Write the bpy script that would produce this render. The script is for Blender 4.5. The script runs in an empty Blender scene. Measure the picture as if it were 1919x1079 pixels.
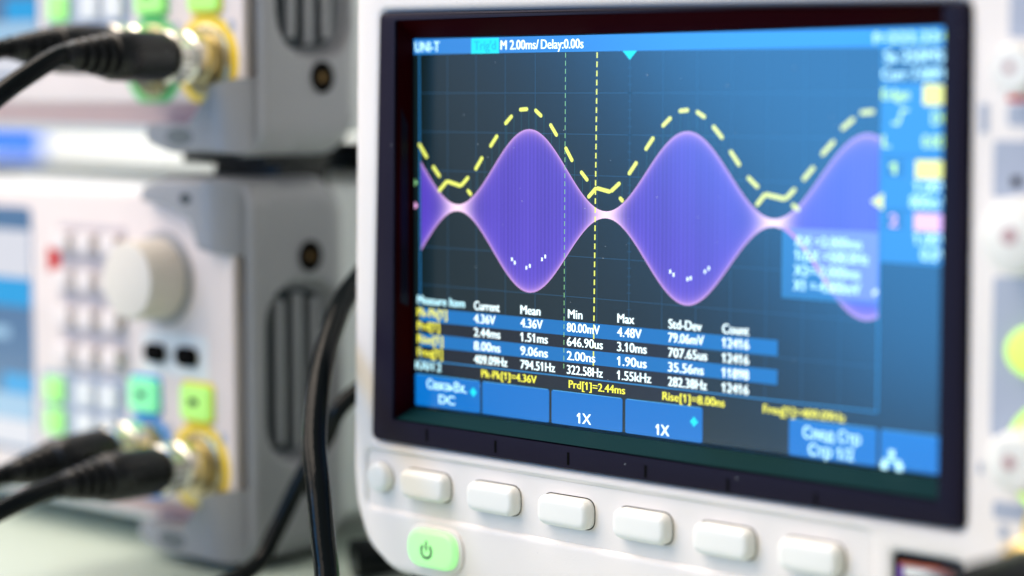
import bpy, bmesh, math, random
from mathutils import Vector, Matrix

random.seed(7)
SC = bpy.context.scene
COL = SC.collection
MM = 0.001
DESK = 114.0          # the screen centre stands this many mm above the desk

# ------------------------------------------------------------------ camera
cam_d = bpy.data.cameras.new('camera')
cam = bpy.data.objects.new('camera', cam_d)
COL.objects.link(cam)
cam.location = (0.34106, -0.43786, 0.0367 + DESK * MM)
yaw, pitch = -0.7286987, 0.0901592
fwd = Vector((math.sin(yaw) * math.cos(pitch), math.cos(yaw) * math.cos(pitch), -math.sin(pitch)))
cam.rotation_euler = fwd.to_track_quat('-Z', 'Y').to_euler()
cam_d.sensor_width = 36.0
cam_d.lens = 4020.8 / 1919 * 36.0
cam_d.clip_start = 0.01
cam_d.clip_end = 50
cam_d.dof.use_dof = True
cam_d.dof.focus_distance = 0.572
cam_d.dof.aperture_fstop = 3.6
cam_d.dof.aperture_blades = 0
SC.camera = cam

# ------------------------------------------------------------------ light
world = bpy.data.worlds.new('World')
SC.world = world
world.use_nodes = True
bg = world.node_tree.nodes['Background']
bg.inputs[0].default_value = (0.88, 0.95, 1.0, 1)
bg.inputs[1].default_value = 0.23

def area(name, loc, target, size, power, color, size_y=None):
    d = bpy.data.lights.new(name, 'AREA')
    d.energy = power
    d.color = color
    d.size = size
    if size_y:
        d.shape = 'RECTANGLE'
        d.size_y = size_y
    o = bpy.data.objects.new(name, d)
    COL.objects.link(o)
    o.location = loc
    o.rotation_euler = (Vector(target) - Vector(loc)).to_track_quat('-Z', 'Y').to_euler()
    return o

area('ceiling_lamp', (-0.55, -0.40, 1.25), (-0.1, 0, 0.1), 1.3, 26.0, (1.0, 0.86, 0.73), 0.8)
area('window_light', (-1.35, -0.95, 1.05), (-0.05, 0, 0.1), 1.1, 18.5, (1.0, 0.86, 0.74), 1.1)  # soft key from upper left, no window is known there
area('front_lamp', (-0.20, -1.40, 0.95), (0.0, 0, 0.06), 0.9, 6.0, (1.0, 0.86, 0.74), 0.7)  # unseen fill added to soften and brighten the front faces
bl = area('blue_monitor_light', (-0.435, -0.80, 0.20), (0.04, 0, 0.12), 0.30, 2.65, (0.05, 0.40, 1.0), 0.52)  # added lamp without a real source, its reflection hazes the screen blue
bl.rotation_euler.rotate_axis('Z', math.radians(36))
area('back_wall_light', (-0.5, 0.35, 0.9), (-0.9, 1.0, 0.2), 0.6, 14.0, (1.0, 1.0, 0.95), 0.6)  # added fill to brighten the wall, no fitting hangs there

SC.view_settings.view_transform = 'Standard'
SC.view_settings.look = 'None'
SC.view_settings.exposure = 0.0
SC.view_settings.gamma = 1.0
SC.view_settings.use_curve_mapping = False
SC.cycles.use_adaptive_sampling = False
SC.cycles.use_denoising = True
SC.cycles.max_bounces = 8

# ------------------------------------------------------------------ materials
def lin(h):
    h = h.lstrip('#')
    out = []
    for i in (0, 2, 4):
        c = int(h[i:i + 2], 16) / 255
        out.append(c / 12.92 if c <= 0.04045 else ((c + 0.055) / 1.055) ** 2.4)
    return tuple(out) + (1,)

def mat(name, base, rough=0.45, metal=0.0, grain=0.0, gscale=2500, mottled=0.0, spec=0.5,
        emit=None, estr=1.0, coat=0.0, specks=0.0, ior=1.5):
    m = bpy.data.materials.new(name)
    m.use_nodes = True
    nt = m.node_tree
    b = nt.nodes['Principled BSDF']
    b.inputs['Base Color'].default_value = tuple(base[:3]) + (1,)
    b.inputs['Roughness'].default_value = rough
    b.inputs['Metallic'].default_value = metal
    b.inputs['Specular IOR Level'].default_value = spec
    b.inputs['Coat Weight'].default_value = coat
    b.inputs['IOR'].default_value = ior
    if emit:
        b.inputs['Emission Color'].default_value = tuple(emit[:3]) + (1,)
        b.inputs['Emission Strength'].default_value = estr
    if grain or mottled or specks:
        tc = nt.nodes.new('ShaderNodeTexCoord')
    if grain:
        n = nt.nodes.new('ShaderNodeTexNoise')
        n.inputs['Scale'].default_value = gscale
        n.inputs['Detail'].default_value = 3
        bp = nt.nodes.new('ShaderNodeBump')
        bp.inputs['Strength'].default_value = grain
        bp.inputs['Distance'].default_value = 0.0003
        nt.links.new(tc.outputs['Object'], n.inputs['Vector'])
        nt.links.new(n.outputs['Fac'], bp.inputs['Height'])
        nt.links.new(bp.outputs['Normal'], b.inputs['Normal'])
    src = None
    if mottled:
        n2 = nt.nodes.new('ShaderNodeTexNoise')
        n2.inputs['Scale'].default_value = 60
        n2.inputs['Detail'].default_value = 4
        mx = nt.nodes.new('ShaderNodeMix')
        mx.data_type = 'RGBA'
        mx.inputs['A'].default_value = tuple(c * (1 - mottled) for c in base[:3]) + (1,)
        mx.inputs['B'].default_value = tuple(min(1, c * (1 + mottled * .5)) for c in base[:3]) + (1,)
        nt.links.new(tc.outputs['Object'], n2.inputs['Vector'])
        nt.links.new(n2.outputs['Fac'], mx.inputs['Factor'])
        src = mx.outputs['Result']
        mr = nt.nodes.new('ShaderNodeMapRange')
        mr.inputs['To Min'].default_value = max(0, rough - .08)
        mr.inputs['To Max'].default_value = min(1, rough + .08)
        nt.links.new(n2.outputs['Fac'], mr.inputs['Value'])
        nt.links.new(mr.outputs['Result'], b.inputs['Roughness'])
    if specks:      # dust
        v = nt.nodes.new('ShaderNodeTexVoronoi')
        v.inputs['Scale'].default_value = 160
        lt = nt.nodes.new('ShaderNodeMath')
        lt.operation = 'LESS_THAN'
        lt.inputs[1].default_value = specks
        mx2 = nt.nodes.new('ShaderNodeMix')
        mx2.data_type = 'RGBA'
        mx2.inputs['B'].default_value = (.3, .33, .36, 1)
        mx2.inputs['A'].default_value = tuple(base[:3]) + (1,)
        nt.links.new(tc.outputs['Object'], v.inputs['Vector'])
        nt.links.new(v.outputs['Distance'], lt.inputs[0])
        nt.links.new(lt.outputs[0], mx2.inputs['Factor'])
        if src:
            nt.links.new(src, mx2.inputs['A'])
        src = mx2.outputs['Result']
    if src:
        nt.links.new(src, b.inputs['Base Color'])
    return m

M = {}
M['white'] = mat('white_plastic', (.80, .765, .74), .42, grain=.14, mottled=.045, specks=.022)
M['button'] = mat('button_plastic', (.82, .83, .80), .38, grain=.05, mottled=.02)
M['panel'] = mat('panel_plastic', (.72, .645, .625), .5, mottled=.03)
M['body'] = mat('painted_case', (.72, .75, .76), .45, mottled=.03)
M['grey_print'] = mat('grey_print', (.36, .41, .52), .5, mottled=.04)
M['guard'] = mat('grey_rubber', (.30, .31, .335), .42, grain=.15, gscale=1500, mottled=.06)
M['pink_panel'] = mat('pink_panel_plastic', (.66, .45, .455), .5, mottled=.03)  # pinker and darker than the panel above
M['pad'] = mat('foot_rubber', (.12, .14, .15), .6)
M['vent'] = mat('dark_vent', (.018, .032, .042), .5, mottled=.1)  # recess shade put into the colour, the guard itself is plain grey
M['bezel'] = mat('bezel_plastic', (.010, .008, .021), .42, spec=.12, grain=.12, mottled=.1, specks=.03)
M['gasket'] = mat('maroon_gasket', (.026, .0006, .0016), .6, spec=.02, mottled=.1)  # dark red of the unlit slopes, put in as colour
M['teal_gasket'] = mat('teal_gasket', (.003, .026, .029), .6, spec=.05, mottled=.1, grain=.1)  # teal reflection on the lower slope, put in as colour
M['dimple'] = mat('dusty_pink', (.42, .22, .24), .5)
M['orange'] = mat('orange_plastic', (.50, .13, .08), .45)
M['violet'] = mat('violet_plastic', (.26, .12, .55), .45)
M['ink'] = mat('black_ink', (.002, .002, .002), .7, spec=.04)
M['black'] = mat('black_rubber', (.003, .004, .005), .27, spec=.45, grain=.1, mottled=.15)
M['cord'] = mat('black_cord', (.004, .006, .007), .14, spec=.12, grain=.25, gscale=900, mottled=.2)
M['flange'] = mat('aged_brass', (.50, .44, .28), .28, metal=1, mottled=.15)
M['key_cap'] = mat('key_cap_plastic', (.76, .70, .69), .45, mottled=.03)
M['knob'] = mat('knob_plastic', (.70, .66, .60), .42, mottled=.04)
M['key_field'] = mat('key_field_print', (.50, .465, .49), .5, mottled=.04)
M['nickel'] = mat('nickel', (.80, .78, .70), .22, metal=1, mottled=.08)
M['brass'] = mat('brass', (.62, .45, .17), .3, metal=1, mottled=.1)
M['bronze'] = mat('dark_bronze', (.16, .10, .04), .45, metal=1)
M['steel'] = mat('steel', (.55, .55, .6), .3, metal=1, mottled=.1)
M['yellow'] = mat('yellow_print', (.86, .62, .03), .5, mottled=.03)
M['blue'] = mat('blue_print', (.02, .28, .75), .5, mottled=.03)
M['green'] = mat('green_print', (.10, .55, .16), .5, mottled=.03)
M['red'] = mat('red_print', (.52, .008, .008), .5, mottled=.03)
M['desk'] = mat('desk_laminate', (.47, .56, .49), .4, grain=.05, mottled=.05)
M['wall'] = mat('wall_paint', (.80, .83, .84), .8, mottled=.03)
M['paper'] = mat('paper', (.86, .88, .82), .8, mottled=.03)
M['blue_plastic'] = mat('blue_plastic', (.03, .15, .72), .4, mottled=.08)
M['lit_green'] = mat('lit_green', (.35, .7, .3), .4, emit=lin('#9cf59a'), estr=.72)
M['lit_lime'] = mat('lit_lime', (.4, .7, .1), .4, emit=lin('#c6f560'), estr=.8)
M['lit_key'] = mat('lit_key', (.3, .6, .2), .4, emit=lin('#92ee70'), estr=.55)
M['lit_key_teal'] = mat('lit_key_teal', (.2, .6, .3), .4, emit=lin('#6fe8a0'), estr=.55)
M['lit_key_lemon'] = mat('lit_key_lemon', (.25, .5, .15), .4, emit=lin('#b4ee66'), estr=.6)
M['dark_green'] = mat('dark_green_ink', (.01, .05, .03), .6, spec=.2)

def screen_mat(name, hexcol, s=1.0):
    # a lit liquid-crystal cell behind an anti-glare film: emission plus a soft sheen
    return mat(name, (.004, .005, .006), .2, spec=1.0, ior=1.6, emit=lin(hexcol), estr=s)
L = {}
L['dark'] = screen_mat('screen_background', '#12282c', .65)
L['bar'] = screen_mat('screen_bar', '#2f8ee8', .92)
L['panel'] = screen_mat('screen_panel', '#2f86d2', .85)
L['panel_dim'] = screen_mat('screen_panel_dim', '#246fae', .8)
L['band'] = screen_mat('screen_band', '#0a78c8', .95)
L['key'] = screen_mat('screen_key', '#0678d4', 1.0)
L['key_rim'] = screen_mat('screen_key_rim', '#55b4f4', 1.0)
L['strip'] = screen_mat('screen_strip', '#1d2230', .6)
L['grid'] = screen_mat('screen_grid', '#2b5f84', .6)
L['frame'] = screen_mat('screen_frame', '#2b86c8', 1.0)
L['white'] = screen_mat('screen_white', '#e6fbff', 1.7)
L['ice'] = screen_mat('screen_ice', '#bdf2ff', 1.6)
L['yellow'] = screen_mat('screen_yellow', '#f2ee4a', 1.4)
L['lemon'] = screen_mat('screen_lemon', '#e8f068', 1.25)
L['lemon_text'] = screen_mat('screen_lemon_text', '#c4f04e', 1.5)
L['tile'] = screen_mat('screen_tile', '#f4f01c', 1.35)
L['mint'] = screen_mat('screen_mint', '#9fe8a0', .8)
L['cyan'] = screen_mat('screen_cyan', '#10e8fa', 1.1)
L['cyan_dim'] = screen_mat('screen_cyan_dim', '#0cc4e4', 1.0)
L['pink'] = screen_mat('screen_pink', '#f8b8f4', 1.25)
L['dim_line'] = screen_mat('screen_dim_line', '#2f6a78', .6)
L['box'] = screen_mat('screen_box', '#2a78b8', .9)
L['box_violet'] = screen_mat('screen_box_violet', '#7f8df4', 1.0)
L['gd_blue'] = screen_mat('gen_screen_slate', '#5c86b4', .8)
L['gd_white'] = screen_mat('gen_screen_white', '#f2f4ff', .8)
L['gd_cyan'] = screen_mat('gen_screen_cyan', '#19a8ee', .9)
L['gd_sky'] = screen_mat('gen_screen_sky', '#a8d2f4', .85)

# ------------------------------------------------------------------ geometry helpers (millimetres)
FRONT = Matrix(((1, 0, 0, 0), (0, 0, -1, 0), (0, 1, 0, 0), (0, 0, 0, 1)))     # drawn x,y -> X,Z ; up -> -Y
SIDE = Matrix(((0, 0, 1, 0), (1, 0, 0, 0), (0, 1, 0, 0), (0, 0, 0, 1)))      # drawn x,y -> Y,Z ; up -> +X
TOP = Matrix.Identity(4)

def link(name, me, m, parent=None, loc=None):
    o = bpy.data.objects.new(name, me)
    COL.objects.link(o)
    if m is not None:
        me.materials.clear()
        me.materials.append(m)
    if parent is not None:
        o.parent = parent
    if loc is not None:
        o.location = loc
    return o

def smooth(me, ang=38):
    for p in me.polygons:
        p.use_smooth = True
    me.set_sharp_from_angle(angle=math.radians(ang))

def roundpoly(pts, r, n=6):
    out = []
    N = len(pts)
    for i in range(N):
        rr = r[i] if isinstance(r, (list, tuple)) else r
        p = Vector(pts[i]); a = Vector(pts[i - 1]); b = Vector(pts[(i + 1) % N])
        if rr <= 0:
            out.append(tuple(p)); continue
        u = (a - p).normalized(); v = (b - p).normalized()
        ang = u.angle(v)
        d = min(rr / math.tan(ang / 2), (a - p).length * .49, (b - p).length * .49)
        s = p + u * d; e = p + v * d
        for k in range(n + 1):
            t = k / n
            out.append(tuple(s * (1 - t) ** 2 + p * 2 * t * (1 - t) + e * t * t))
    return out

def rect(x0, z0, x1, z1, r=0, n=6):
    return roundpoly([(x0, z0), (x1, z0), (x1, z1), (x0, z1)], r, n)

def circle(cx, cz, r, n=40, rz=None):
    rz = rz or r
    return [(cx + r * math.cos(2 * math.pi * k / n), cz + rz * math.sin(2 * math.pi * k / n)) for k in range(n)]

def slab_mesh(name, loops, thick, bevel=0.0, res=3):
    """filled outline (first loop) with holes (other loops), from 0 down to -thick, rounded edges"""
    cu = bpy.data.curves.new(name, 'CURVE')
    cu.dimensions = '2D'
    cu.fill_mode = 'BOTH'
    cu.extrude = max(thick / 2 - bevel, 0) * MM
    cu.bevel_depth = bevel * MM
    cu.bevel_resolution = res
    cu.offset = -bevel * MM
    for lp in loops:
        sp = cu.splines.new('POLY')
        sp.points.add(len(lp) - 1)
        for q, (x, y) in zip(sp.points, lp):
            q.co = (x * MM, y * MM, 0, 1)
        sp.use_cyclic_u = True
    ob = bpy.data.objects.new(name, cu)
    me = bpy.data.meshes.new_from_object(ob)
    bpy.data.objects.remove(ob)
    bpy.data.curves.remove(cu)
    me.transform(Matrix.Translation((0, 0, -thick / 2 * MM)))
    bm = bmesh.new(); bm.from_mesh(me)
    bmesh.ops.remove_doubles(bm, verts=bm.verts, dist=1e-7)
    bmesh.ops.recalc_face_normals(bm, faces=bm.faces)
    bm.to_mesh(me); bm.free()
    me.name = name
    return me

def slab(name, loops, face, thick, m, parent=None, bevel=0.0, frame=FRONT, ang=38, res=3):
    """face = coordinate (mm) of the outer face along the frame's outward axis"""
    if loops and isinstance(loops[0][0], (int, float)):
        loops = [loops]
    me = slab_mesh(name, loops, thick, bevel, res)
    me.transform(Matrix.Translation((0, 0, face * MM)))
    me.transform(frame)
    smooth(me, ang)
    return link(name, me, m, parent)

def mesh_from(name, verts, faces, m, parent=None, ang=38, recalc=True):
    me = bpy.data.meshes.new(name)
    me.from_pydata([tuple(c * MM for c in v) for v in verts], [], faces)
    if recalc:
        bm = bmesh.new(); bm.from_mesh(me)
        bmesh.ops.recalc_face_normals(bm, faces=bm.faces)
        bm.to_mesh(me); bm.free()
    smooth(me, ang)
    return link(name, me, m, parent)

def loft(name, rings, m, parent=None, cap=True, ang=38):
    n = len(rings[0])
    verts = [v for r in rings for v in r]
    faces = []
    for k in range(len(rings) - 1):
        for i in range(n):
            j = (i + 1) % n
            faces.append((k * n + i, k * n + j, (k + 1) * n + j, (k + 1) * n + i))
    if cap:
        faces.append(tuple(range(n)))
        faces.append(tuple((len(rings) - 1) * n + i for i in range(n)))
    return mesh_from(name, verts, faces, m, parent, ang)

def lathe(name, prof, m, parent=None, origin=(0, 0, 0), axis='-Y', n=48, ang=35, flutes=0, fdepth=0.0):
    """prof = (distance along axis, radius)"""
    rings = []
    for d, r in prof:
        ring = []
        for k in range(n):
            a = 2 * math.pi * k / n
            rr = r
            if flutes and r > 3:
                rr = r - fdepth * (0.5 + 0.5 * math.cos(a * flutes))
            c, s = rr * math.cos(a), rr * math.sin(a)
            if axis == '-Y':
                ring.append((origin[0] + c, origin[1] - d, origin[2] + s))
            elif axis == 'X':
                ring.append((origin[0] + d, origin[1] + c, origin[2] + s))
            else:
                ring.append((origin[0] + c, origin[1] + s, origin[2] + d))
        rings.append(ring)
    return loft(name, rings, m, parent, True, ang)

def catmull(pts, n=14):
    P = [Vector(p) for p in pts]
    P = [P[0] * 2 - P[1]] + P + [P[-1] * 2 - P[-2]]
    out = []
    for i in range(1, len(P) - 2):
        a, b, c, d = P[i - 1:i + 3]
        for k in range(n):
            t = k / n
            out.append(.5 * ((2 * b) + (c - a) * t + (2 * a - 5 * b + 4 * c - d) * t * t + (3 * b - a - 3 * c + d) * t ** 3))
    out.append(P[-2])
    return out

def tube(name, pts, rad, m, parent=None, sides=20, n=14):
    path = catmull(pts, n)
    rings = []
    up = Vector((0.3, 0.2, 1)).normalized()
    for i, p in enumerate(path):
        t = (path[min(i + 1, len(path) - 1)] - path[max(i - 1, 0)]).normalized()
        x = up.cross(t).normalized()
        y = t.cross(x)
        up = y if False else (y if abs(t.dot(up)) > .95 else up)
        r = rad(i / (len(path) - 1)) if callable(rad) else rad
        rings.append([tuple(p + x * r * math.cos(2 * math.pi * k / sides) + y * r * math.sin(2 * math.pi * k / sides)) for k in range(sides)])
    return loft(name, rings, m, parent, True, 60)

def box(name, a, b, m, parent=None, bevel=0.0):
    x0, y0, z0 = a; x1, y1, z1 = b
    bm = bmesh.new()
    bmesh.ops.create_cube(bm, size=1)
    bm.transform(Matrix.Translation(((x0 + x1) / 2 * MM, (y0 + y1) / 2 * MM, (z0 + z1) / 2 * MM)) @
                 Matrix.Diagonal((abs(x1 - x0) * MM, abs(y1 - y0) * MM, abs(z1 - z0) * MM, 1)))
    if bevel:
        bmesh.ops.bevel(bm, geom=bm.edges[:], offset=bevel * MM, segments=4, profile=.5, affect='EDGES')
    me = bpy.data.meshes.new(name)
    bm.to_mesh(me); bm.free()
    smooth(me, 40)
    return link(name, me, m, parent)

def thing(name, label, cat, loc=(0, 0, 0), group=None):
    o = bpy.data.objects.new(name, None)
    COL.objects.link(o)
    o.empty_display_size = .02
    o.location = loc
    o['label'] = label
    o['category'] = cat
    if group:
        o['group'] = group
    return o

def tag(o, label=None, cat=None, group=None, kind=None):
    if label: o['label'] = label
    if cat: o['category'] = cat
    if group: o['group'] = group
    if kind: o['kind'] = kind
    return o

# ------------------------------------------------------------------ setting
desk = box('desk', (-900, -262, -30), (900, 590, 0), M['desk'], None, 2)
tag(desk, 'pale greenish white desk top that the instruments stand on', 'desk')
wall = box('wall', (-2600, 600, -900), (1500, 640, 1700), M['wall'])
tag(wall, 'plain white wall far behind the instruments', 'wall', kind='structure')

# ------------------------------------------------------------------ oscilloscope (origin on the desk below the screen centre)
scope = thing('oscilloscope', 'large off-white oscilloscope with a bright waveform screen on the right', 'oscilloscope', (0, 0, DESK * MM))
BEZEL = [(-96.9, -62.3), (95.2, -62.9), (94.3, 57.4), (-92.7, 59.4)]
outline = roundpoly([(-103.4, 80), (-106.2, -72), (-105.2, -82), (-100.6, -93.5), (-90, -100.5), (190, -103), (190, 80)],
                    [4, 30, 14, 14, 14, 3, 4], 8)
strip_hole = roundpoly([(-99.4, -81.6), (70, -82.6), (70, -67.4), (-99.4, -66.6)], 2.0)
usb_hole = rect(77.2, -79.6, 94.3, -71.2, .8)
slab('front_panel', [outline, roundpoly(BEZEL, 2.2), strip_hole, usb_hole, circle(-72.0, -91.2, 1, 4)][:4], 7.0, 16, M['white'], scope, 2.6, res=5)
slab('button_strip', roundpoly([(-99.9, -82.2), (70.5, -83.2), (70.5, -66.8), (-99.9, -66.0)], 2.2), 6.1, 4, M['white'], scope)
body = box('body', (-100, 8, -98), (186, 150, 76), M['body'], scope, 6)
for x in (-88, 60):
    for y in (16, 125):
        box('foot', (x - 9, y - 9, -DESK + .0), (x + 9, y + 9, -97.5), M['black'], scope, 1.5)

# bezel: raised dark frame whose inner slopes lead down to the screen
def ring4(q, y, r):
    return [(x, y, z) for x, z in roundpoly(q, r, 5)]
IN_F = [(-88.6, -56.2), (89.3, -57.3), (88.6, 57.6), (-86.9, 57.5)]
IN_B = [(-87.9, -53.4), (88.4, -53.4), (88.4, 52.9), (-87.5, 52.9)]
def shr(q, d):
    cx = sum(p[0] for p in q) / 4; cz = sum(p[1] for p in q) / 4
    return [(x - math.copysign(d, x - cx), z - math.copysign(d, z - cz)) for x, z in q]
bez = loft('bezel', [ring4(BEZEL, -2, 2.0), ring4(BEZEL, -7.4, 2.0), ring4(shr(BEZEL, .3), -7.9, 1.9), ring4(shr(BEZEL, .7), -8.05, 1.8),
                     ring4(shr(IN_F, -.25), -8.05, .9), ring4(IN_F, -7.8, .8), ring4(shr(IN_F, .05), -6.6, .8), ring4(IN_B, -.4, .5), ring4(IN_B, 1.0, .5)],
           M['bezel'], scope, False, 30)
for i in range(6):
    x, z = -74.7 + 26.06 * i, -58.9 - .38 * i
    slab('tick_mark', rect(x - .42, z - 1.7, x + .42, z + 1.7, .2), 8.12, .6, M['ink'], bez)

# slope light and shade put into colour: maroon strips above and left, teal below
def tint_strip(pts_f, pts_b, m='gasket'):
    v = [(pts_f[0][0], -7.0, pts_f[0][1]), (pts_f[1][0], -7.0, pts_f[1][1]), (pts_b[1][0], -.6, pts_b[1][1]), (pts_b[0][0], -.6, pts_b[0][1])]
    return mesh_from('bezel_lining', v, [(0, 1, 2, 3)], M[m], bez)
tint_strip([(-86.7, 57.15), (88.4, 57.25)], [(-87.2, 52.55), (88.2, 52.55)])
tint_strip([(-88.0, -55.75), (88.6, -56.65)], [(-87.4, -53.1), (88.0, -53.1)], 'teal_gasket')
tint_strip([(-88.2, -55.4), (-86.6, 57.0)], [(-87.6, -53.0), (-87.2, 52.5)])

# push buttons under the screen
b0 = slab('function_button', rect(-8.9, -4.1, 8.9, 4.1, 3.3, 10), 9.8, 5.6, M['button'], scope, 1.9, res=5)
b0.location = (-75.9 * MM, 0, -73.6 * MM)
s0 = slab('button_gap', rect(-9.1, -4.35, 9.1, 4.35, 3.4, 10), 6.16, .6, M['ink'], b0)
for i in range(1, 6):
    b = b0.copy(); COL.objects.link(b); b.parent = scope
    b.location = ((-75.9 + 26.0 * i) * MM, 0, (-73.6 - .3 * i) * MM)
    s = s0.copy(); COL.objects.link(s); s.parent = b
mb = slab('menu_button', circle(-94.2, -73.3, 4.35), 9.2, 5.4, M['button'], scope, 1.9, res=6)
slab('button_gap', circle(-94.2, -73.35, 4.5), 6.16, .6, M['ink'], mb)

# power button in a raised collar
slab('power_collar', [rect(-82.8, -97.9, -61.2, -84.6, 6.6, 10)], 7.8, 3, M['white'], scope, .75)
pb = slab('power_button', rect(-81.3, -96.4, -62.9, -85.9, 5.2, 10), 9.8, 4, M['lit_green'], scope, 1.2, res=5)
pv = []
pf = []
for k in range(25):                      # broken ring
    a = math.radians(90 + 38 + (360 - 76) * k / 24)
    for r in (1.55, 2.35):
        pv.append((-73.4 + r * math.cos(a), -9.86, -91.6 + r * math.sin(a)))
    if k:
        pf.append((2 * k - 2, 2 * k - 1, 2 * k + 1, 2 * k))
o = len(pv)
pv += [(-73.75, -9.86, -91.6), (-73.05, -9.86, -91.6), (-73.05, -9.86, -88.6), (-73.75, -9.86, -88.6)]
pf.append((o, o + 1, o + 2, o + 3))
mesh_from('power_symbol', pv, pf, M['dark_green'], pb)

# usb socket
us = slab('usb_port', [rect(77.0, -79.8, 94.5, -71.0, .9), rect(78.0, -79.0, 93.5, -72.0, .6)], 7.25, 12, M['ink'], scope, .2)
slab('socket_shell', rect(78.4, -73.3, 93.0, -72.6, .2), 7.1, 4, M['orange'], us)
slab('socket_shell', rect(78.2, -79.0, 79.0, -73.6, .2), 6.9, 4, M['violet'], us)
slab('socket_back', rect(77.4, -79.4, 94.1, -71.4, .5), 1.0, 1, M['ink'], us)
slab('socket_tongue', rect(79.2, -76.2, 92.6, -73.6, .3), 6.4, 5, M['button'], us, .3)

# control field to the right of the screen
def print_patch(loop, m='grey_print', label=None):
    p = slab('printed_field', loop, 7.12, .5, M[m], scope)
    if label: p['label'] = label
    return p
print_patch(rect(104.4, 49, 150, 66, 1))
print_patch(rect(104.4, 29.6, 150, 34.4, 1))
print_patch(rect(104.2, 35.0, 150, 36.4, .4), 'red', 'thin orange red line between the grey fields')
print_patch(rect(101.1, 13.6, 150, 26.4, 1))
print_patch(rect(101.7, -40.5, 150, -4.0, 1.5))
print_patch(rect(102.8, -59.0, 150, -55.0, 1))
slab('printed_mark', rect(105.8, 16.2, 108.2, 18.4, .3), 7.3, .3, M['ink'], scope)
slab('printed_mark', rect(98.9, -49.3, 99.9, -46.6, .3), 7.2, .3, M['grey_print'], scope)
slab('printed_mark', rect(104.5, -63.5, 106.5, -60.2, .5), 7.2, .3, M['grey_print'], scope)
slab('slot', rect(97.5, 28.0, 99.6, 34.6, .5), 7.2, .4, M['grey_print'], scope)
for nx, nz, r, h in ((110.5, 42.2, 6.0, 10), (112.5, 5.8, 9.0, 12), (112.5, -44.3, 7.5, 10)):
    kb = lathe('knob', [(0, r), (h - 1.5, r * .95), (h - .5, r * .9), (h, r * .8)], M['button'], scope, (nx, -6.9, nz), flutes=18, fdepth=.4)
    slab('knob_dimple', circle(nx - .6, nz + .2, r * .2, 16), 6.95 + h + .1, .3, M['dimple'], kb)  # small pinkish disc on the knob cap
gb = slab('lit_button', circle(113.2, -20.4, 7.4, 40, 5.9), 9.2, 3, M['lit_lime'], scope, .9)
slab('channel_ring', [circle(119, -44, 13.5), circle(119, -44, 11.6)], 7.2, .4, M['lit_lime'], scope)
slab('channel_ring', [circle(121, -61, 10.4), circle(121, -61, 8.6)], 7.35, .4, M['yellow'], scope)

# ------------------------------------------------------------------ what the screen shows (800 x 480 cells of 0.2175 mm)
PX = .2175
def sp(u, v, k):
    return ((u - 400) * PX, -.02 * k, (240 - v) * PX)
screen = mesh_from('screen', [sp(0, 0, 0), sp(800, 0, 0), sp(800, 480, 0), sp(0, 480, 0)], [(0, 3, 2, 1)], L['dark'], scope, recalc=False)

def quads(name, rects, k, m, label=None):
    v = []; f = []
    for (u0, v0, u1, v1) in rects:
        o = len(v)
        v += [sp(u0, v0, k), sp(u1, v0, k), sp(u1, v1, k), sp(u0, v1, k)]
        f.append((o, o + 3, o + 2, o + 1))
    ob = mesh_from(name, v, f, m, screen, recalc=False)
    if label: ob['label'] = label
    return ob

def poly(name, pts, k, m):
    me_v = [sp(u, v, k) for u, v in pts]
    return mesh_from(name, me_v, [tuple(range(len(pts)))[::-1]], m, screen, recalc=False)

FONT_H = None
def text_mesh(s):
    cu = bpy.data.curves.new('t', 'FONT')
    cu.body = s
    cu.size = 1
    cu.resolution_u = 4
    ob = bpy.data.objects.new('t', cu)
    me = bpy.data.meshes.new_from_object(ob)
    bpy.data.objects.remove(ob); bpy.data.curves.remove(cu)
    return me

ONE = None
def text_with_flags(s):
    me = text_mesh(s)
    if '1' not in s:
        return me
    global ONE
    if ONE is None:
        o = text_mesh('1')
        xs = [v.co.x for v in o.vertices]; ys = [v.co.y for v in o.vertices]
        ONE = (max(xs) - min(xs), max(ys))
    w, h = ONE
    bm = bmesh.new(); bm.from_mesh(me)
    for i, ch in enumerate(s):
        if ch == '1':
            pm = text_mesh(s[:i + 1])
            xr = max(v.co.x for v in pm.vertices)
            bpy.data.meshes.remove(pm)
            xl = xr - w
            vs_ = [bm.verts.new((x, y, 0)) for x, y in ((xl + .02, h), (xl - .13, h - .16), (xl - .13, h - .27), (xl + .02, h - .14))]
            bm.faces.new(vs_)
    bm.to_mesh(me); bm.free()
    return me

def text(s, u0, base, u1, cap, m, k=6, name='readout_text', parent=None):
    global FONT_H
    if FONT_H is None:
        h = text_mesh('H')
        FONT_H = max(v.co.y for v in h.vertices)
    me = text_with_flags(s)
    xs = [v.co.x for v in me.vertices]
    x0, x1 = min(xs), max(xs)
    sx = (u1 - u0) / (x1 - x0) if u1 else cap / FONT_H * .8
    sy = cap / FONT_H
    bm = bmesh.new(); bm.from_mesh(me)
    dup = bmesh.ops.duplicate(bm, geom=bm.verts[:] + bm.edges[:] + bm.faces[:])['geom']   # struck twice: bold display letters
    second = {v for v in dup if isinstance(v, bmesh.types.BMVert)}
    for v in bm.verts:
        sh = .62 if v in second else -.12
        v.co = Vector(sp(u0 + (v.co.x - x0) * sx + sh, base - v.co.y * sy, k + (.5 if v in second else 0))) * MM
    bm.to_mesh(me); bm.free()
    me.name = name
    return link(name, me, m, parent or screen)

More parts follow.
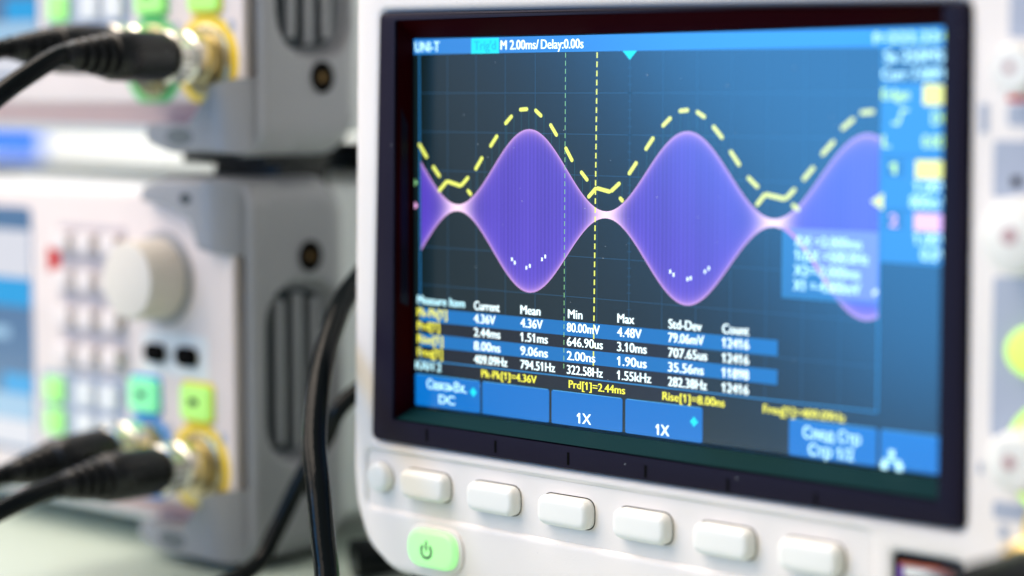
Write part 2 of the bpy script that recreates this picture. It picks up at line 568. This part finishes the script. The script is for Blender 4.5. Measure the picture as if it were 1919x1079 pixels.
# graticule: 14 x 8 divisions
g = []
for i in range(1, 14):
    if i != 7:
        g.append((10 + 50 * i - .45, 21, 10 + 50 * i + .45, 419))
for j in range(1, 8):
    if j != 4:
        g.append((11, 20 + 50 * j - .45, 709, 20 + 50 * j + .45))
for i in range(71):
    if i % 5:
        g.append((10 + 10 * i - .4, 218, 10 + 10 * i + .4, 222))
g.append((359.5, 21, 360.5, 419)); g.append((11, 219.6, 709, 220.4))
for j in range(41):
    g.append((357, 20 + 10 * j - .4, 363, 20 + 10 * j + .4))
quads('graticule', g, 1, L['grid'])
quads('graticule_frame', [(9.2, 19.5, 10.8, 420.8), (709, 19.5, 711, 420.8), (9.2, 419, 711, 420.8)], 5, L['frame'])

# violet modulated carrier: one sheet, its emission varies from cell to cell like the display's intensity grading
def env(u):
    return 53.2 - 49.0 * math.cos(2 * math.pi * (u - 77.5) / 246.2)
def wave():
    cols = [12.0 + .8 * i for i in range(int((709 - 12) / .8) + 1)]
    T = [-1, -.985, -.965, -.94, -.9, -.85, -.78, -.65, -.45, -.2, 0, .2, .45, .65, .78, .85, .9, .94, .965, .985, 1]
    verts, cols_c, faces = [], [], []
    nT = len(T)
    A = lin('#5c46ca'); P = lin('#eab4fb'); W = lin('#ffdcf6')
    for ci, u in enumerate(cols):
        e = max(env(u), 3.6)
        stripe = .95 + .10 * math.sin(2 * math.pi * u / 6.15) + .05 * math.sin(u / 9.7) + random.uniform(-.06, .06)
        for t in T:
            verts.append(sp(u, 217 + t * e, 3))
            d = (1 - abs(t)) * e
            pe = .72 * math.exp(-d / 2.6) + .28 * math.exp(-d / 7)
            nd = math.exp(-max(e - 4, 0) / 5.5)
            base = [a * stripe * (1 + .12 * max(t, 0)) for a in A[:3]]
            c = [b * (1 - pe) + p * pe for b, p in zip(base, P[:3])]
            c = [b * (1 - nd) + w * 1.3 * nd for b, w in zip(c, W[:3])]
            cols_c.append(tuple(c) + (1,))
    for i in range(len(cols) - 1):
        for j in range(nT - 1):
            a = i * nT + j
            faces.append((a, a + 1, a + nT + 1, a + nT))
    ob = mesh_from('waveform', verts, faces, None, screen, recalc=False)
    me = ob.data
    at = me.color_attributes.new('glow', 'FLOAT_COLOR', 'POINT')
    at.data.foreach_set('color', [x for c in cols_c for x in c])
    m = mat('screen_waveform', (.004, .005, .006), .2, spec=1.0, ior=1.6)
    nt = m.node_tree
    b = nt.nodes['Principled BSDF']
    an = nt.nodes.new('ShaderNodeVertexColor'); an.layer_name = 'glow'
    nt.links.new(an.outputs['Color'], b.inputs['Emission Color'])
    b.inputs['Emission Strength'].default_value = 1.0
    me.materials.append(m)
    ob['label'] = 'violet amplitude modulated waveform filling three lobes'
    return ob
wave()

# dashed yellow trace
def stroke(segs, w, k, name, m, trim=0.0):
    v = []; f = []
    for (a, b, c, d) in segs:
        p = Vector((a, b)); q = Vector((c, d))
        t = (q - p).normalized(); n = Vector((-t.y, t.x)) * w
        p = p + t * w * trim; q = q - t * w * trim
        o = len(v)
        ring = []
        for s in range(7):
            an = math.pi * s / 6
            ring.append(q + n * math.cos(an) + t * w * math.sin(an))
        for s in range(7):
            an = math.pi * s / 6
            ring.append(p - n * math.cos(an) - t * w * math.sin(an))
        v += [sp(x, y, k) for x, y in ring]
        f.append(tuple(range(o, o + 14)))
    ob = mesh_from(name, v, f, m, screen)
    me = ob.data
    for p_ in me.polygons:
        if p_.normal.y > 0:
            p_.flip()
    return ob
Y = [(8.5, 135.5, 23.5, 154), (33.5, 164.5, 46.5, 178), (44, 197, 59.5, 183), (59.5, 183.5, 84, 189), (84, 188.5, 97, 177), (95, 193.5, 102, 200),
     (108.6, 167.5, 121.4, 151), (134.3, 138, 147, 123), (159.6, 109, 172, 98), (184, 90.8, 198, 89.8), (209.5, 90.5, 221, 99), (234.4, 108, 246, 122.8),
     (259.2, 136.2, 271, 153.5), (284, 165.3, 295.4, 176.5), (295.6, 197, 309, 184.6), (309.3, 185, 331, 189), (331.5, 188.5, 345.8, 177.5),
     (345, 195.2, 350.6, 200), (358.8, 167.3, 371.4, 152), (384, 137.6, 396.6, 122.3), (409.2, 109.3, 422.3, 98.6), (434, 91.2, 448, 89.8),
     (459.3, 91.5, 472.2, 98.5), (483, 107.9, 497.5, 122.4), (508, 136.3, 522, 153.2), (533, 165.8, 548, 177.6), (545.6, 198, 558, 184.6),
     (558, 185, 585.5, 189.5), (586, 189, 598.6, 177.4), (594.5, 195.2, 604.2, 201.4), (608.8, 167.4, 623.4, 152.3), (633.3, 138.8, 649.8, 122.8),
     (658.9, 110, 675, 98), (683, 91.8, 700.5, 90.3)]
stroke(Y, 2.55, 5, 'dashed_trace', L['lemon'], .75)
dots = [(171.5, 278.8), (176.3, 282.9), (195.8, 288.2), (201.5, 285.6), (221.7, 276.3), (227.0, 272.5), (422.6, 280.5), (427.6, 284.0),
        (448.2, 288.0), (452.9, 286.6), (473.6, 277.7), (479.0, 273.7), (703.6, 288.9), (706.5, 287)]
quads('trace_dots', [(u - 1.2, v - 2.2, u + 1.2, v + 2.2) for u, v in dots], 5, L['white'])
# faint vertical sweeps that join the dashes
vs = []
for i in range(57):
    u = 12.8 + 12.45 * i
    e = env(u)
    if e > 12:
        top = 139 - 49.5 * -math.cos(2 * math.pi * (u - 77.5) / 246.2) * 1.0
        top = 139 + 49.0 * math.cos(2 * math.pi * (u - 77.5) / 246.2)
        vs.append((u - .4, top - 2, u + .4, 217 - e))
quads('sweep_lines', vs, 2, L['dim_line'])

# cursors
def dashes(u0, v0, u1, v1, n, w, k, m, duty=.6, name='cursor_line'):
    v = []; f = []
    for i in range(n):
        a = i / n; b = (i + duty) / n
        pa = (u0 + (u1 - u0) * a, v0 + (v1 - v0) * a); pb_ = (u0 + (u1 - u0) * b, v0 + (v1 - v0) * b)
        o = len(v)
        v += [sp(pa[0] - w, pa[1], k), sp(pa[0] + w, pa[1], k), sp(pb_[0] + w, pb_[1], k), sp(pb_[0] - w, pb_[1], k)]
        f.append((o, o + 3, o + 2, o + 1))
    return mesh_from(name, v, f, m, screen, recalc=False)
dashes(259.4, 21, 257.6, 414, 40, .55, 5, L['mint'])
dashes(309.4, 21, 305.0, 418, 36, 1.0, 5, L['lemon'], .62)

# top bar
quads('status_bar', [(0, 0, 800, 20)], 2, L['bar'])
quads('status_tile', [(102, .8, 149.5, 20.2)], 3, L['cyan'])
text('UNI-T', 2.5, 16.5, 46, 12.5, L['ice'])
text("Trig'd", 107, 15.5, 144, 11, L['cyan_dim'], 5)
text('M 2.00ms/', 152.5, 15.7, 215.4, 11.4, L['white'])
text('Delay:0.00s', 219.6, 15.7, 287.4, 11.4, L['white'])
text('f=333.334', 697.6, 16.6, 789, 12, L['lemon_text'])
poly('trigger_marker', [(349, 20), (370.8, 20), (359.8, 30.6)], 5, L['cyan'])
poly('channel_marker', [(.6, 182), (.6, 191.5), (6.5, 186.7)], 5, L['mint'])
poly('channel_marker', [(.6, 212), (.6, 221.5), (6.5, 216.8)], 5, L['pink'])

# column of settings on the right
quads('side_column', [(711.2, 20, 800, 58)], 1, L['dark'])
quads('side_panel', [(711.2, 59.5, 800, 136), (711.2, 140, 800, 195), (711.2, 199, 800, 254)], 2, L['panel'])
quads('side_panel_divider', [(711.2, 136, 800, 140), (711.2, 195, 800, 199)], 2, L['panel_dim'])
quads('channel_tile', [(716, 142, 740, 161), (716, 199.5, 740, 218)], 3, L['panel_dim'])
text('Sa 250MS/s', 712.5, 36.8, 798, 12.4, L['ice'])
text('Curr 7.00Mpts', 709.5, 55.6, 806, 11.8, L['ice'])
text('Edge', 710, 77.2, 744.5, 11.6, L['lemon_text'])
quads('setting_tile', [(761.3, 61.4, 791, 83)], 4, L['tile'])
stroke([(724.5, 103, 731, 103), (731, 103, 736, 88.5), (736, 88.5, 742.5, 88.5)], 1.3, 5, 'edge_icon', L['lemon_text'])
text('DC', 772.5, 103.6, 793, 14, L['lemon_text'])
text('L', 711.8, 129, 721.5, 13, L['lemon_text'])
text('0.00V', 761.3, 128.3, 797, 13, L['lemon_text'])
text('1', 721, 157.8, 729, 12.6, L['lemon_text'])
quads('setting_tile', [(753.3, 142, 796, 162)], 4, L['tile'])
text('1.00V', 752, 176.4, 794, 12, L['ice'])
text('800mV', 747.5, 193.2, 794, 13, L['ice'])
text('2', 721.5, 215, 732, 13.5, L['pink'])
quads('setting_tile', [(752.8, 198.9, 796, 218.2)], 4, L['pink'])
text('1.00V', 753, 232.7, 794, 12, L['ice'])
text('0.0V', 762, 249.6, 794, 13, L['ice'])
poly('trigger_marker', [(697.6, 188.3), (714, 178.4), (714, 197.6)], 6, L['lemon'])

# cursor read-out box, part see-through over the waveform
quads('cursor_box', [(582, 220.5, 708.5, 299)], 2, L['box'])
def violet_box():
    v = []; f = []
    n = 40
    for i in range(n + 1):
        u = 584 + (708.6 - 584) * i / n
        e = env(u)
        lo = max(222.5, 217 - e); hi = min(297.5, 217 + e)
        v += [sp(u, 221.8, 4), sp(u, max(hi, 222), 4)]
        if i:
            f.append((2 * i - 2, 2 * i - 1, 2 * i + 1, 2 * i))
    return mesh_from('cursor_box_overlap', v, f, L['box_violet'], screen, recalc=False)
violet_box()
rim = []
for i in range(30):
    u0 = 584 + 4.15 * i; u1 = u0 + 4.15
    a, b = 217 + env(u0), 217 + env(u1)
    if b < 296.5:
        rim.append((u0, a - 2, u1, b - 2))
stroke(rim, 1.9, 5, 'cursor_box_trace', screen_mat('screen_trace_pink', '#d9a2f4', 1.0))
quads('cursor_box_frame', [(582, 220.5, 583.6, 301), (582, 299.4, 709, 301)], 5, L['frame'])
text('ΔX =2.000ms', 599.3, 241.2, 686.5, 11, L['ice'], 7)
text('1/ΔX =500.0Hz', 599.4, 257.8, 695.8, 12, L['ice'], 7)
text('X2=-2.000ms', 598.2, 274.9, 685, 12, L['ice'], 7)
text('X1 =-4.000mV', 597.7, 291.7, 685.8, 12, L['ice'], 7)

# statistics table
quads('table_band', [(10, 350.7, 577, 368.6), (10, 384.5, 577, 401.8)], 3, L['band'])
quads('table_strip', [(0, 368.6, 470, 384.5), (0, 401.8, 470, 419)], 3, L['strip'])
text('Measure Item', 5.2, 345.6, 89.5, 11, L['ice'])
heads = [('Current', 106.5, 150), ('Mean', 186, 218.7), ('Min', 264.3, 287), ('Max', 342.8, 368.4), ('Std-Dev', 420.6, 469), ('Count', 499.4, 536.5)]
for s, a, b in heads:
    text(s, a, 346.9 + (a > 400) * 1.2, b, 11, L['white'])
rows = [('Pk-Pk[1]', 58, ['4.36V', '4.36V', '80.00mV', '4.48V', '79.06mV', '12416']),
        ('Prd[1]', 44.5, ['2.44ms', '1.51ms', '646.90us', '3.10ms', '707.65us', '12416']),
        ('Rise[1]', 50.5, ['8.00ns', '9.06ns', '2.00ns', '1.90us', '35.56ns', '11898']),
        ('Freq[1]', 49.5, ['409.09Hz', '794.51Hz', '322.58Hz', '1.55kHz', '282.38Hz', '12416'])]
cu_ = [106.2, 186, 262.7, 342.5, 420.4, 499.4]
for r, (lab, uend, vals) in enumerate(rows):
    base = [363.6, 381.4, 398.8, 416.2][r]
    text(lab, 4.8, base - 1.5, uend, 11, L['yellow'])
    for u, s in zip(cu_, vals):
        wd = {'4.36V': 36.5, '4.48V': 37}.get(s)
        if wd is None:
            wd = {5: 37.5, 6: 45, 7: 52, 8: 57}[len(s)]
        text(s, u, base + (u > 400) * .8, u + wd, 11, L['white'])
text('КАН 2', 1.5, 432.6, 47.3, 10.6, L['ice'])
quads('footer_strip', [(0, 421, 470, 436)], 2, L['strip'])
text('Pk-Pk[1]=4.36V', 119, 433.0, 212.6, 9.6, L['yellow'])
text('Prd[1]=2.44ms', 265.9, 433.5, 354.6, 9.6, L['yellow'])
text('Rise[1]=8.00ns', 412.2, 434.6, 503.1, 9.8, L['yellow'])
text('Freq[1]=409.09Hz', 558.1, 435.6, 668.4, 9.8, L['yellow'])

# soft keys
def softkey(u0, u1):
    k = roundpoly([(u0, 480.5), (u1, 480.5), (u1, 438.6), (u0, 438.6)], 3, 4)
    o = poly('soft_key', [(a, b) for a, b in k][::-1], 3, L['key'])
    quads('soft_key_edge', [(u0 + 2.5, 438.4, u1 - 2.5, 439.2)], 4, L['key_rim'])
for u0, u1 in ((.5, 116.6), (120, 233.6), (237.6, 351), (355.4, 471.6), (594, 710.6), (714.6, 799)):
    softkey(u0, u1)
text('СвязьВх.', 22, 456.6, 92.5, 12, L['ice'])
text('DC', 43.5, 474.3, 71.8, 11.5, L['ice'])
text('1X', 279.3, 476.2, 301.4, 12.8, L['white'])
text('1X', 402.5, 477.6, 422.2, 12.8, L['white'])
poly('key_marker', [(98.5, 454), (104.8, 447.5), (111, 454), (104.8, 460.5)], 5, L['cyan'])
poly('key_marker', [(453.3, 456.3), (459.3, 450), (465.4, 456.3), (459.3, 462.5)], 5, L['cyan'])
text('След Стр', 613.2, 458.8, 688.8, 13, L['ice'])
text('Стр 1/2', 621, 477.8, 680, 13, L['ice'])
poly('network_icon', [(726, 460), (733, 460), (733, 467), (730.6, 467), (730.6, 470.5), (741, 470.5), (741, 474), (743.5, 474), (743.5, 482),
                      (735, 482), (735, 474), (737.5, 474), (737.5, 473), (721, 473), (721, 474.5), (724.5, 474.5), (724.5, 482), (716, 482), (716, 474.5),
                      (718.5, 474.5), (718.5, 470.5), (728.3, 470.5), (728.3, 467), (726, 467)], 5, L['ice'])

dust = []
for i in range(46):
    u, v = random.uniform(20, 780), random.uniform(25, 470)
    a = random.uniform(.25, .6)
    dust.append((u - a, v - a * .8, u + a, v + a * .8))
quads('dust', dust, 12, mat('dust_specks', (.55, .6, .62), .8))

# ------------------------------------------------------------------ signal generators (origin: front right foot corner on what they stand on)
def shift(poly_, xcap):
    return [(min(x, xcap), z) for x, z in poly_]

def make_generator(label, second_ring, loc, lemon='lit_key_lemon', teal='lit_key_teal'):
    t = thing('signal_generator', label, 'signal generator', loc, 'stacked signal generators')
    W = -345
    slab('front_panel', roundpoly([(W, 19), (-20, 19), (0, 24), (0, 103.6), (-31, 118), (W, 118)], [2, 2, 2, 1.5, 2, 2]), 0, 5, M['panel'], t, 1.0)
    # sloping lip under the panel
    lip = [(W, y, z) for y, z in ((.6, 19.2), (7, 11), (12, 11), (12, 19.2))]
    lip2 = [(-14, y, z) for y, z in ((.6, 19.2), (7, 11), (12, 11), (12, 19.2))]
    loft('panel_lip', [lip, lip2], M['pink_panel'], t)
    box('body', (W + 4, 6, 9), (-5, 150, 121.5), M['body'], t, 4)
    # rubber corner guards wrap the front corners, a side rail joins them
    topc = roundpoly([(-42, 117.5), (-41, 121.5), (-30, 124.6), (5, 124.8), (5, 100.5), (-3, 100.5), (-14, 111.5), (-30, 116.5)], [2, 3, 5, 7, 2, 3, 5, 4], 4)
    botc = roundpoly([(-45, 12.5), (-21, 12.5), (-9, 24.0), (5, 27.5), (5, 3.4), (-33, 3.0), (-45, 6)][::-1], [4, 4, 5, 2, 5, 3, 3], 4)
    for c in (topc, botc):
        cz = 113 if c is topc else 13
        rings = []
        for y, cap_, s in ((-5.2, -11, .80), (-5.0, -8.5, .86), (-4.3, -6.0, .91), (-3.0, -3.5, .95), (-1.0, -1.0, .98), (2, 1.6, .995), (5, 3.4, 1), (9, 4.9, 1), (13, 5.4, 1), (16, 5.4, .99)):
            cx = -18
            rings.append([(min(cx + (x - cx) * s, cap_), y, cz + (z - cz) * s) for x, z in c])
        loft('corner_guard', rings, M['guard'], t, True, 50)
    slab('guard_hole', circle(-16.2, 118.0, 2.7, 24, 1.7), 5.3, 1, M['vent'], t)
    slab('guard_foot', circle(-25, 8.6, 6.5, 32, 2.8), 5.25, 1, M['pad'], t)
    # side guard: one moulded shell, rounded over at top, foot and rear, with a lipped recess for the vent
    def inside(y, z, y0, z0, y1, z1, r):
        qy = abs(y - (y0 + y1) / 2) - (y1 - y0) / 2 + r
        qz = abs(z - (z0 + z1) / 2) - (z1 - z0) / 2 + r
        return -(math.hypot(max(qy, 0), max(qz, 0)) + min(max(qy, qz), 0) - r)
    def skin(y, z):
        d = inside(y, z, -40, 2.4, 46.8, 125.2, 15)
        R_ = 10.0
        x = 6.0
        if d < R_:
            dd = max(d, 0)
            x -= R_ - math.sqrt(max(R_ * R_ - (R_ - dd) ** 2, 0))
        x -= 2.2 * max(0, 1 - (y - 2) / 3.0) ** 2 if y < 5 else 0
        rd = inside(y, z, 9.0, 33.5, 41.2, 91.5, 14)
        if rd > -1.5:
            t_ = min(1, (rd + 1.5) / 4.0)
            x -= 7.0 * t_ * t_ * (3 - 2 * t_)
        return x, d
    ys = [2 + .8 * k for k in range(57)]
    zs = [2.4 + .85 * k for k in range(145)]
    gv, gd, gf = [], [], []
    for y in ys:
        for z in zs:
            x, d = skin(y, z)
            gv.append((x, y, z)); gd.append(d)
    nz = len(zs)
    for a in range(len(ys) - 1):
        for b in range(nz - 1):
            q = (a * nz + b, (a + 1) * nz + b, (a + 1) * nz + b + 1, a * nz + b + 1)
            if max(gd[k] for k in q) > 0:
                gf.append(q)
    base = len(gv)
    side = mesh_from('side_guard', gv, gf, M['guard'], t, 60, recalc=False)
    slab('vent_back', rect(11.6, 36.2, 38.6, 88.8, 11, 8), -.55, .4, M['vent'], side, 0, SIDE)
    for y in (17.6, 25.2, 32.8):
        slab('vent_rib', rect(y - 1.6, 37.4 + abs(y - 25.2) * .25, y + 1.6, 87.6 - abs(y - 25.2) * .25, 1), 2.6, 3.4, M['guard'], side, .8, SIDE)
    for z in (27.2, 99.4):
        lathe('screw_recess', [(0, 5.9), (.35, 5.9), (.45, 5.6), (.45, 5.2), (.1, 5.1)], M['guard'], side, (5.85, 27, z), 'X', 28)
        lathe('screw_head', [(0, 5.1), (.35, 5.0), (.38, .3)], M['ink'], side, (5.85, 27, z), 'X', 28)
        lathe('screw_core', [(0, 1.5), (.42, 1.4), (.5, .4)], M['bronze'], side, (5.85, 27, z), 'X', 20)
    box('foot_pad', (-42, 10, 0), (-2, 38, 5.5), M['black'], t, .6)
    box('foot_pad', (W + 10, 10, 0), (W + 45, 38, 10), M['black'], t, .6)
    box('foot_pad', (-42, 120, 0), (-8, 146, 10), M['black'], t, .6)
    box('stacking_pad', (-32, 20, 120), (-1, 42, 128.6), M['black'], t, .6)  # support pad, added in black to darken the gap between units
    # display
    d = slab('display', rect(W + 12, 27, -104.5, 112, 2), .35, .8, L['gd_blue'], t)
    def tile(a, m):
        slab('display_tile', rect(*a), .5, .12, L[m], d)
    tile((W + 13, 87.5, -105, 104), 'gd_white')
    tile((W + 13, 77.5, -105, 87.3), 'gd_cyan')
    tile((W + 13, 66, -118, 70), 'gd_sky')
    tile((-122, 47, -105, 54), 'gd_cyan')
    tile((W + 13, 38, -105, 46.8), 'gd_sky')
    tile((W + 13, 28.5, -105, 37.8), 'gd_white')
    # number pad
    k0 = None
    for x in (-83.6, -71, -58):
        for z in (101.8, 89, 76.5, 64):
            if k0 is None:
                k0 = slab('keypad_button', rect(-4.1, -3.1, 4.1, 3.1, .8), 4.2, 4.2, M['key_cap'], t, .6)
                k = k0
            else:
                k = k0.copy(); COL.objects.link(k); k.parent = t
            k.location = (x * MM, 0, z * MM)
    slab('keypad_field', [rect(-89, 58.5, -52.5, 107.5, 1)], .12, .3, M['key_field'], t)
    rk = slab('red_mark', rect(-95, 90.8, -88.2, 99, 1), .6, .8, M['red'], t, .2)
    # turning knob
    kb = lathe('rotary_knob', [(0, 13.2), (12.2, 12.6), (13.3, 12.0), (13.6, 11.0)], M['knob'], t, (-34.2, -1.2, 91.8), n=96, flutes=32, fdepth=.35)
    lathe('knob_ring', [(0, 15.2), (.9, 15.0), (1.2, 14.0), (1.25, 10)], M['guard'], kb, (-34.2, 0, 91.8), n=64)
    for x in (-37.5, -21.8):
        slab('arrow_button', rect(x - 5, 64.3, x + 5, 70.6, 3, 8), 2.2, 2.2, M['ink'], t, .7)
    slab('arrow_field', rect(-45, 60.5, -12, 74.3, 3), .12, .3, M['body'], t)
    # output keys
    slab('key_field', rect(-100, 34.5, -54, 57, 1.5), .12, .3, M['grey_print'], t)
    for z in (50.4, 39.6):
        slab('lit_key', rect(-96.5, z - 4.2, -87, z + 4.2, 1), 2.0, 2, M['lit_key'], t, .6)
        slab('grey_key', rect(-79.5, z - 4, -70, z + 4, 1), 1.8, 1.8, M['body'], t, .6)
        slab('grey_key', rect(-67, z - 4, -57.5, z + 4, 1), 1.8, 1.8, M['body'], t, .6)
    # two channels: key-hole shaped coloured surround, key and socket
    for x, ring, key in ((-17.0, 'yellow', lemon), (-43.2, second_ring, teal)):
        cz = 32.2
        hole = []
        for k in range(33):
            a = math.radians(110 + 320 * k / 32)
            hole.append((x + 14.6 * math.cos(a), cz + 14.6 * math.sin(a)))
        hole = hole + [(x + 4.4, cz + 16), (x + 4.4, cz + 23), (x - 5.2, cz + 23), (x - 5.2, cz + 16)]
        hole = [(p[0], max(p[1], 19.2)) for p in hole]
        slab('channel_surround', [hole], .14, .3, M[ring], t)
        slab('channel_key_rim', rect(x - 7.9, 46.5, x + 7.7, 59.8, 2), .28, .4, M[ring], t)
        slab('key_legend', rect(x - 2.4, 52.2, x + 2.0, 54.6, .4), 2.55, .2, M['dark_green'], t)
        slab('channel_key', rect(x - 6.9, 47.6, x + 6.9, 58.6, 2), 2.4, 2.4, M[key], t, .7)
        sk = lathe('output_socket', [(0, 11.6), (.9, 11.5), (1.2, 10.6), (1.9, 10.4), (2.0, 8.6), (5, 8.4), (5.2, 6.3), (8, 6.2), (8.1, 4.6), (11, 4.6)], M['flange'], t, (x, .1, cz))
        slab('printed_mark', rect(x + 10.5, cz + 9, x + 13, cz + 12.5, .8), .3, .3, M['grey_print'], t)
    return t

GX = -166.0
G1 = (GX * MM, 0, 0)
G2 = ((GX + 6.2) * MM, 0, .1288)
make_generator('lower off-white signal generator with grey corner guards and a blue ringed second channel', 'blue', G1)
make_generator('upper off-white signal generator stacked on another, its second channel ringed in green', 'green', G2, 'lit_key_lemon', 'lit_key')

# ------------------------------------------------------------------ coaxial cables plugged into the generators
def coax(label, origin, tail, tilt=0.0, group='cables plugged into the signal generators'):
    """origin = socket centre in scope millimetres; tail = cable points after the boot, relative to the socket"""
    ox, oy, oz = origin
    t = thing('coaxial_cable', label, 'cable', (ox * MM, oy * MM, (oz + DESK) * MM), group)
    c = lathe('plug', [(4.6, 6.8), (5, 7.7), (9.5, 7.9), (10, 7.2), (10.4, 6.8), (11.6, 6.8), (12, 7.6), (16.5, 7.6), (17, 6.4), (17.4, 5.5), (20, 5.5)], M['nickel'], t, n=64, ang=30)
    kr = lathe('grip_ring', [(11.9, 7.6), (12.1, 8.2), (16.3, 8.2), (16.6, 7.6)], M['nickel'], c, n=96, flutes=24, fdepth=.5)
    prof = [(18, 6.8), (18.5, 7.7), (30, 7.8), (38, 7.4)]
    d = 38.5
    for i in range(4):
        r = 6.9 - .7 * i
        prof += [(d, r), (d + .3, r - 1.4), (d + 1.7, r - 1.5), (d + 2.0, r - .2)]
        d += 3.4
    prof += [(d, 3.9), (d + 3, 3.5)]
    b = lathe('boot', prof, M['black'], t, n=48, ang=50)
    tube('cord', [(0, -d + 4, 0), (0, -d - 3, 0)] + tail, 3.1, M['cord'], t)
    if tilt:
        t.rotation_euler = (math.radians(tilt), 0, 0)
    return t
coax('black coaxial cable in the yellow ringed socket of the lower generator', (-183, 0, -80.4), [(0, -72, -3.4), (-2, -92, -10), (-8, -120, -20), (-20, -160, -29), (-60, -220, -30)])
coax('black coaxial cable in the blue ringed socket of the lower generator', (-209.2, 0, -76.0), [(0, -66, -1), (-2, -90, -6), (-8, -125, -16), (-20, -170, -32), (-60, -230, -34)], 4)
coax('black coaxial cable in the yellow ringed socket of the upper generator', (-176.6, 0, 48.0), [(0, -66, -5), (-1, -80, -14), (-4, -100, -32), (-10, -125, -70), (-18, -150, -115), (-30, -180, -155), (-70, -230, -158)])
coax('black coaxial cable in the green ringed socket of the upper generator', (-203, 0, 50.5), [(0, -70, -3), (-2, -95, -10), (-6, -120, -30), (-14, -150, -80), (-30, -180, -140), (-60, -215, -160.5), (-120, -235, -161)])

# loose black leads and added dark fill between the generators and the oscilloscope
def lead(label, pts, r):
    o = tube('power_cable', [(x, y, z + DESK) for x, y, z in pts], r, M['cord'], None, 24)
    return tag(o, label, 'cable', 'loose black leads beside the oscilloscope')
lead('thick glossy black cable curving down beside the left edge of the oscilloscope',
     [(-126, 120, -60), (-128, 70, -8), (-125, 30, -11), (-119.3, 5.3, -22), (-112.1, -9.5, -33), (-104.4, -21.4, -45), (-95.9, -31.4, -60), (-88.2, -37.1, -72),
      (-82.8, -40.7, -84), (-78.4, -43.4, -94), (-74, -48, -104), (-66, -62, -110.2), (-40, -100, -110.2), (40, -170, -110.2), (150, -200, -110.2)], 3.5)
lead('thinner black cable slanting down to the desk behind the thick one',
     [(-118, 90, 0), (-116, 40, -36), (-124.8, 10.1, -55), (-133.1, 7.8, -68), (-141.0, 5, -81), (-146.1, -.5, -96.3), (-147.1, -9, -107), (-146, -30, -111.0),
      (-135, -80, -111.2), (-100, -150, -111.2), (-40, -215, -111.2)], 2.7)

lead('blunt black cable end lying on the desk by the lower left corner of the oscilloscope',
     [(-108, 95, -99), (-117, 60, -102), (-124, 40, -105.5), (-129, 29, -107.0), (-134, 20, -107.6)], 6.2)  # added black shape stands for the shadow beside the oscilloscope

# probe plug at the right foot of the oscilloscope
pr_ = thing('probe_plug', 'black probe plug with a brass collar in front of the bottom right of the oscilloscope', 'plug', (.124, -.030, (DESK - 66.8) * MM))
lathe('plug_collar', [(-24, 8), (-8, 8.2), (-7, 9), (-1, 9.2), (0, 8)], M['brass'], pr_, n=48, flutes=20, fdepth=.5)
tube('plug_boot', [(0, 0, 0), (-4, -12, -.5), (-10, -26, -3), (-14, -36, -10)], lambda t: 7.2 - 2.5 * t, M['black'], pr_)
tube('cord', [(-13.5, -35, -9), (-16, -42, -18), (-16, -50, -34), (-8, -70, -44.2), (30, -130, -44.2)], 3, M['cord'], pr_)

# things on top of the lower generator and behind
p = slab('paper_stack', roundpoly([(-300, 14), (-188, 30), (-196, 140), (-300, 140)], 2), 121.6 + 1.0, 1.0, M['paper'], None, .2, TOP)
tag(p, 'few white paper sheets lying on top of the lower signal generator', 'paper')
bb = box('blue_binder', (-700, 222, 0.3), (-578, 230, 142), M['blue_plastic'], None, 3)
lb = mesh_from('binder_label', [(-690, 221.6, 100), (-690, 221.6, 141), (-579, 221.6, 106), (-579, 221.6, 100)], [(0, 1, 2, 3)], M['paper'], bb)
tag(bb, 'blue binder with a slanting white label standing behind the two signal generators', 'binder')
lead('black cable crossing the gap beside the upper generator behind the oscilloscope', [(-226, 120, 15), (-216, 88, 15.2), (-196, 77, 15.2), (-176, 77, 15), (-150, 82, 16.5), (-118, 100, 22), (-112, 160, 24)], 5.5)  # black tube that fills the gap between the two units
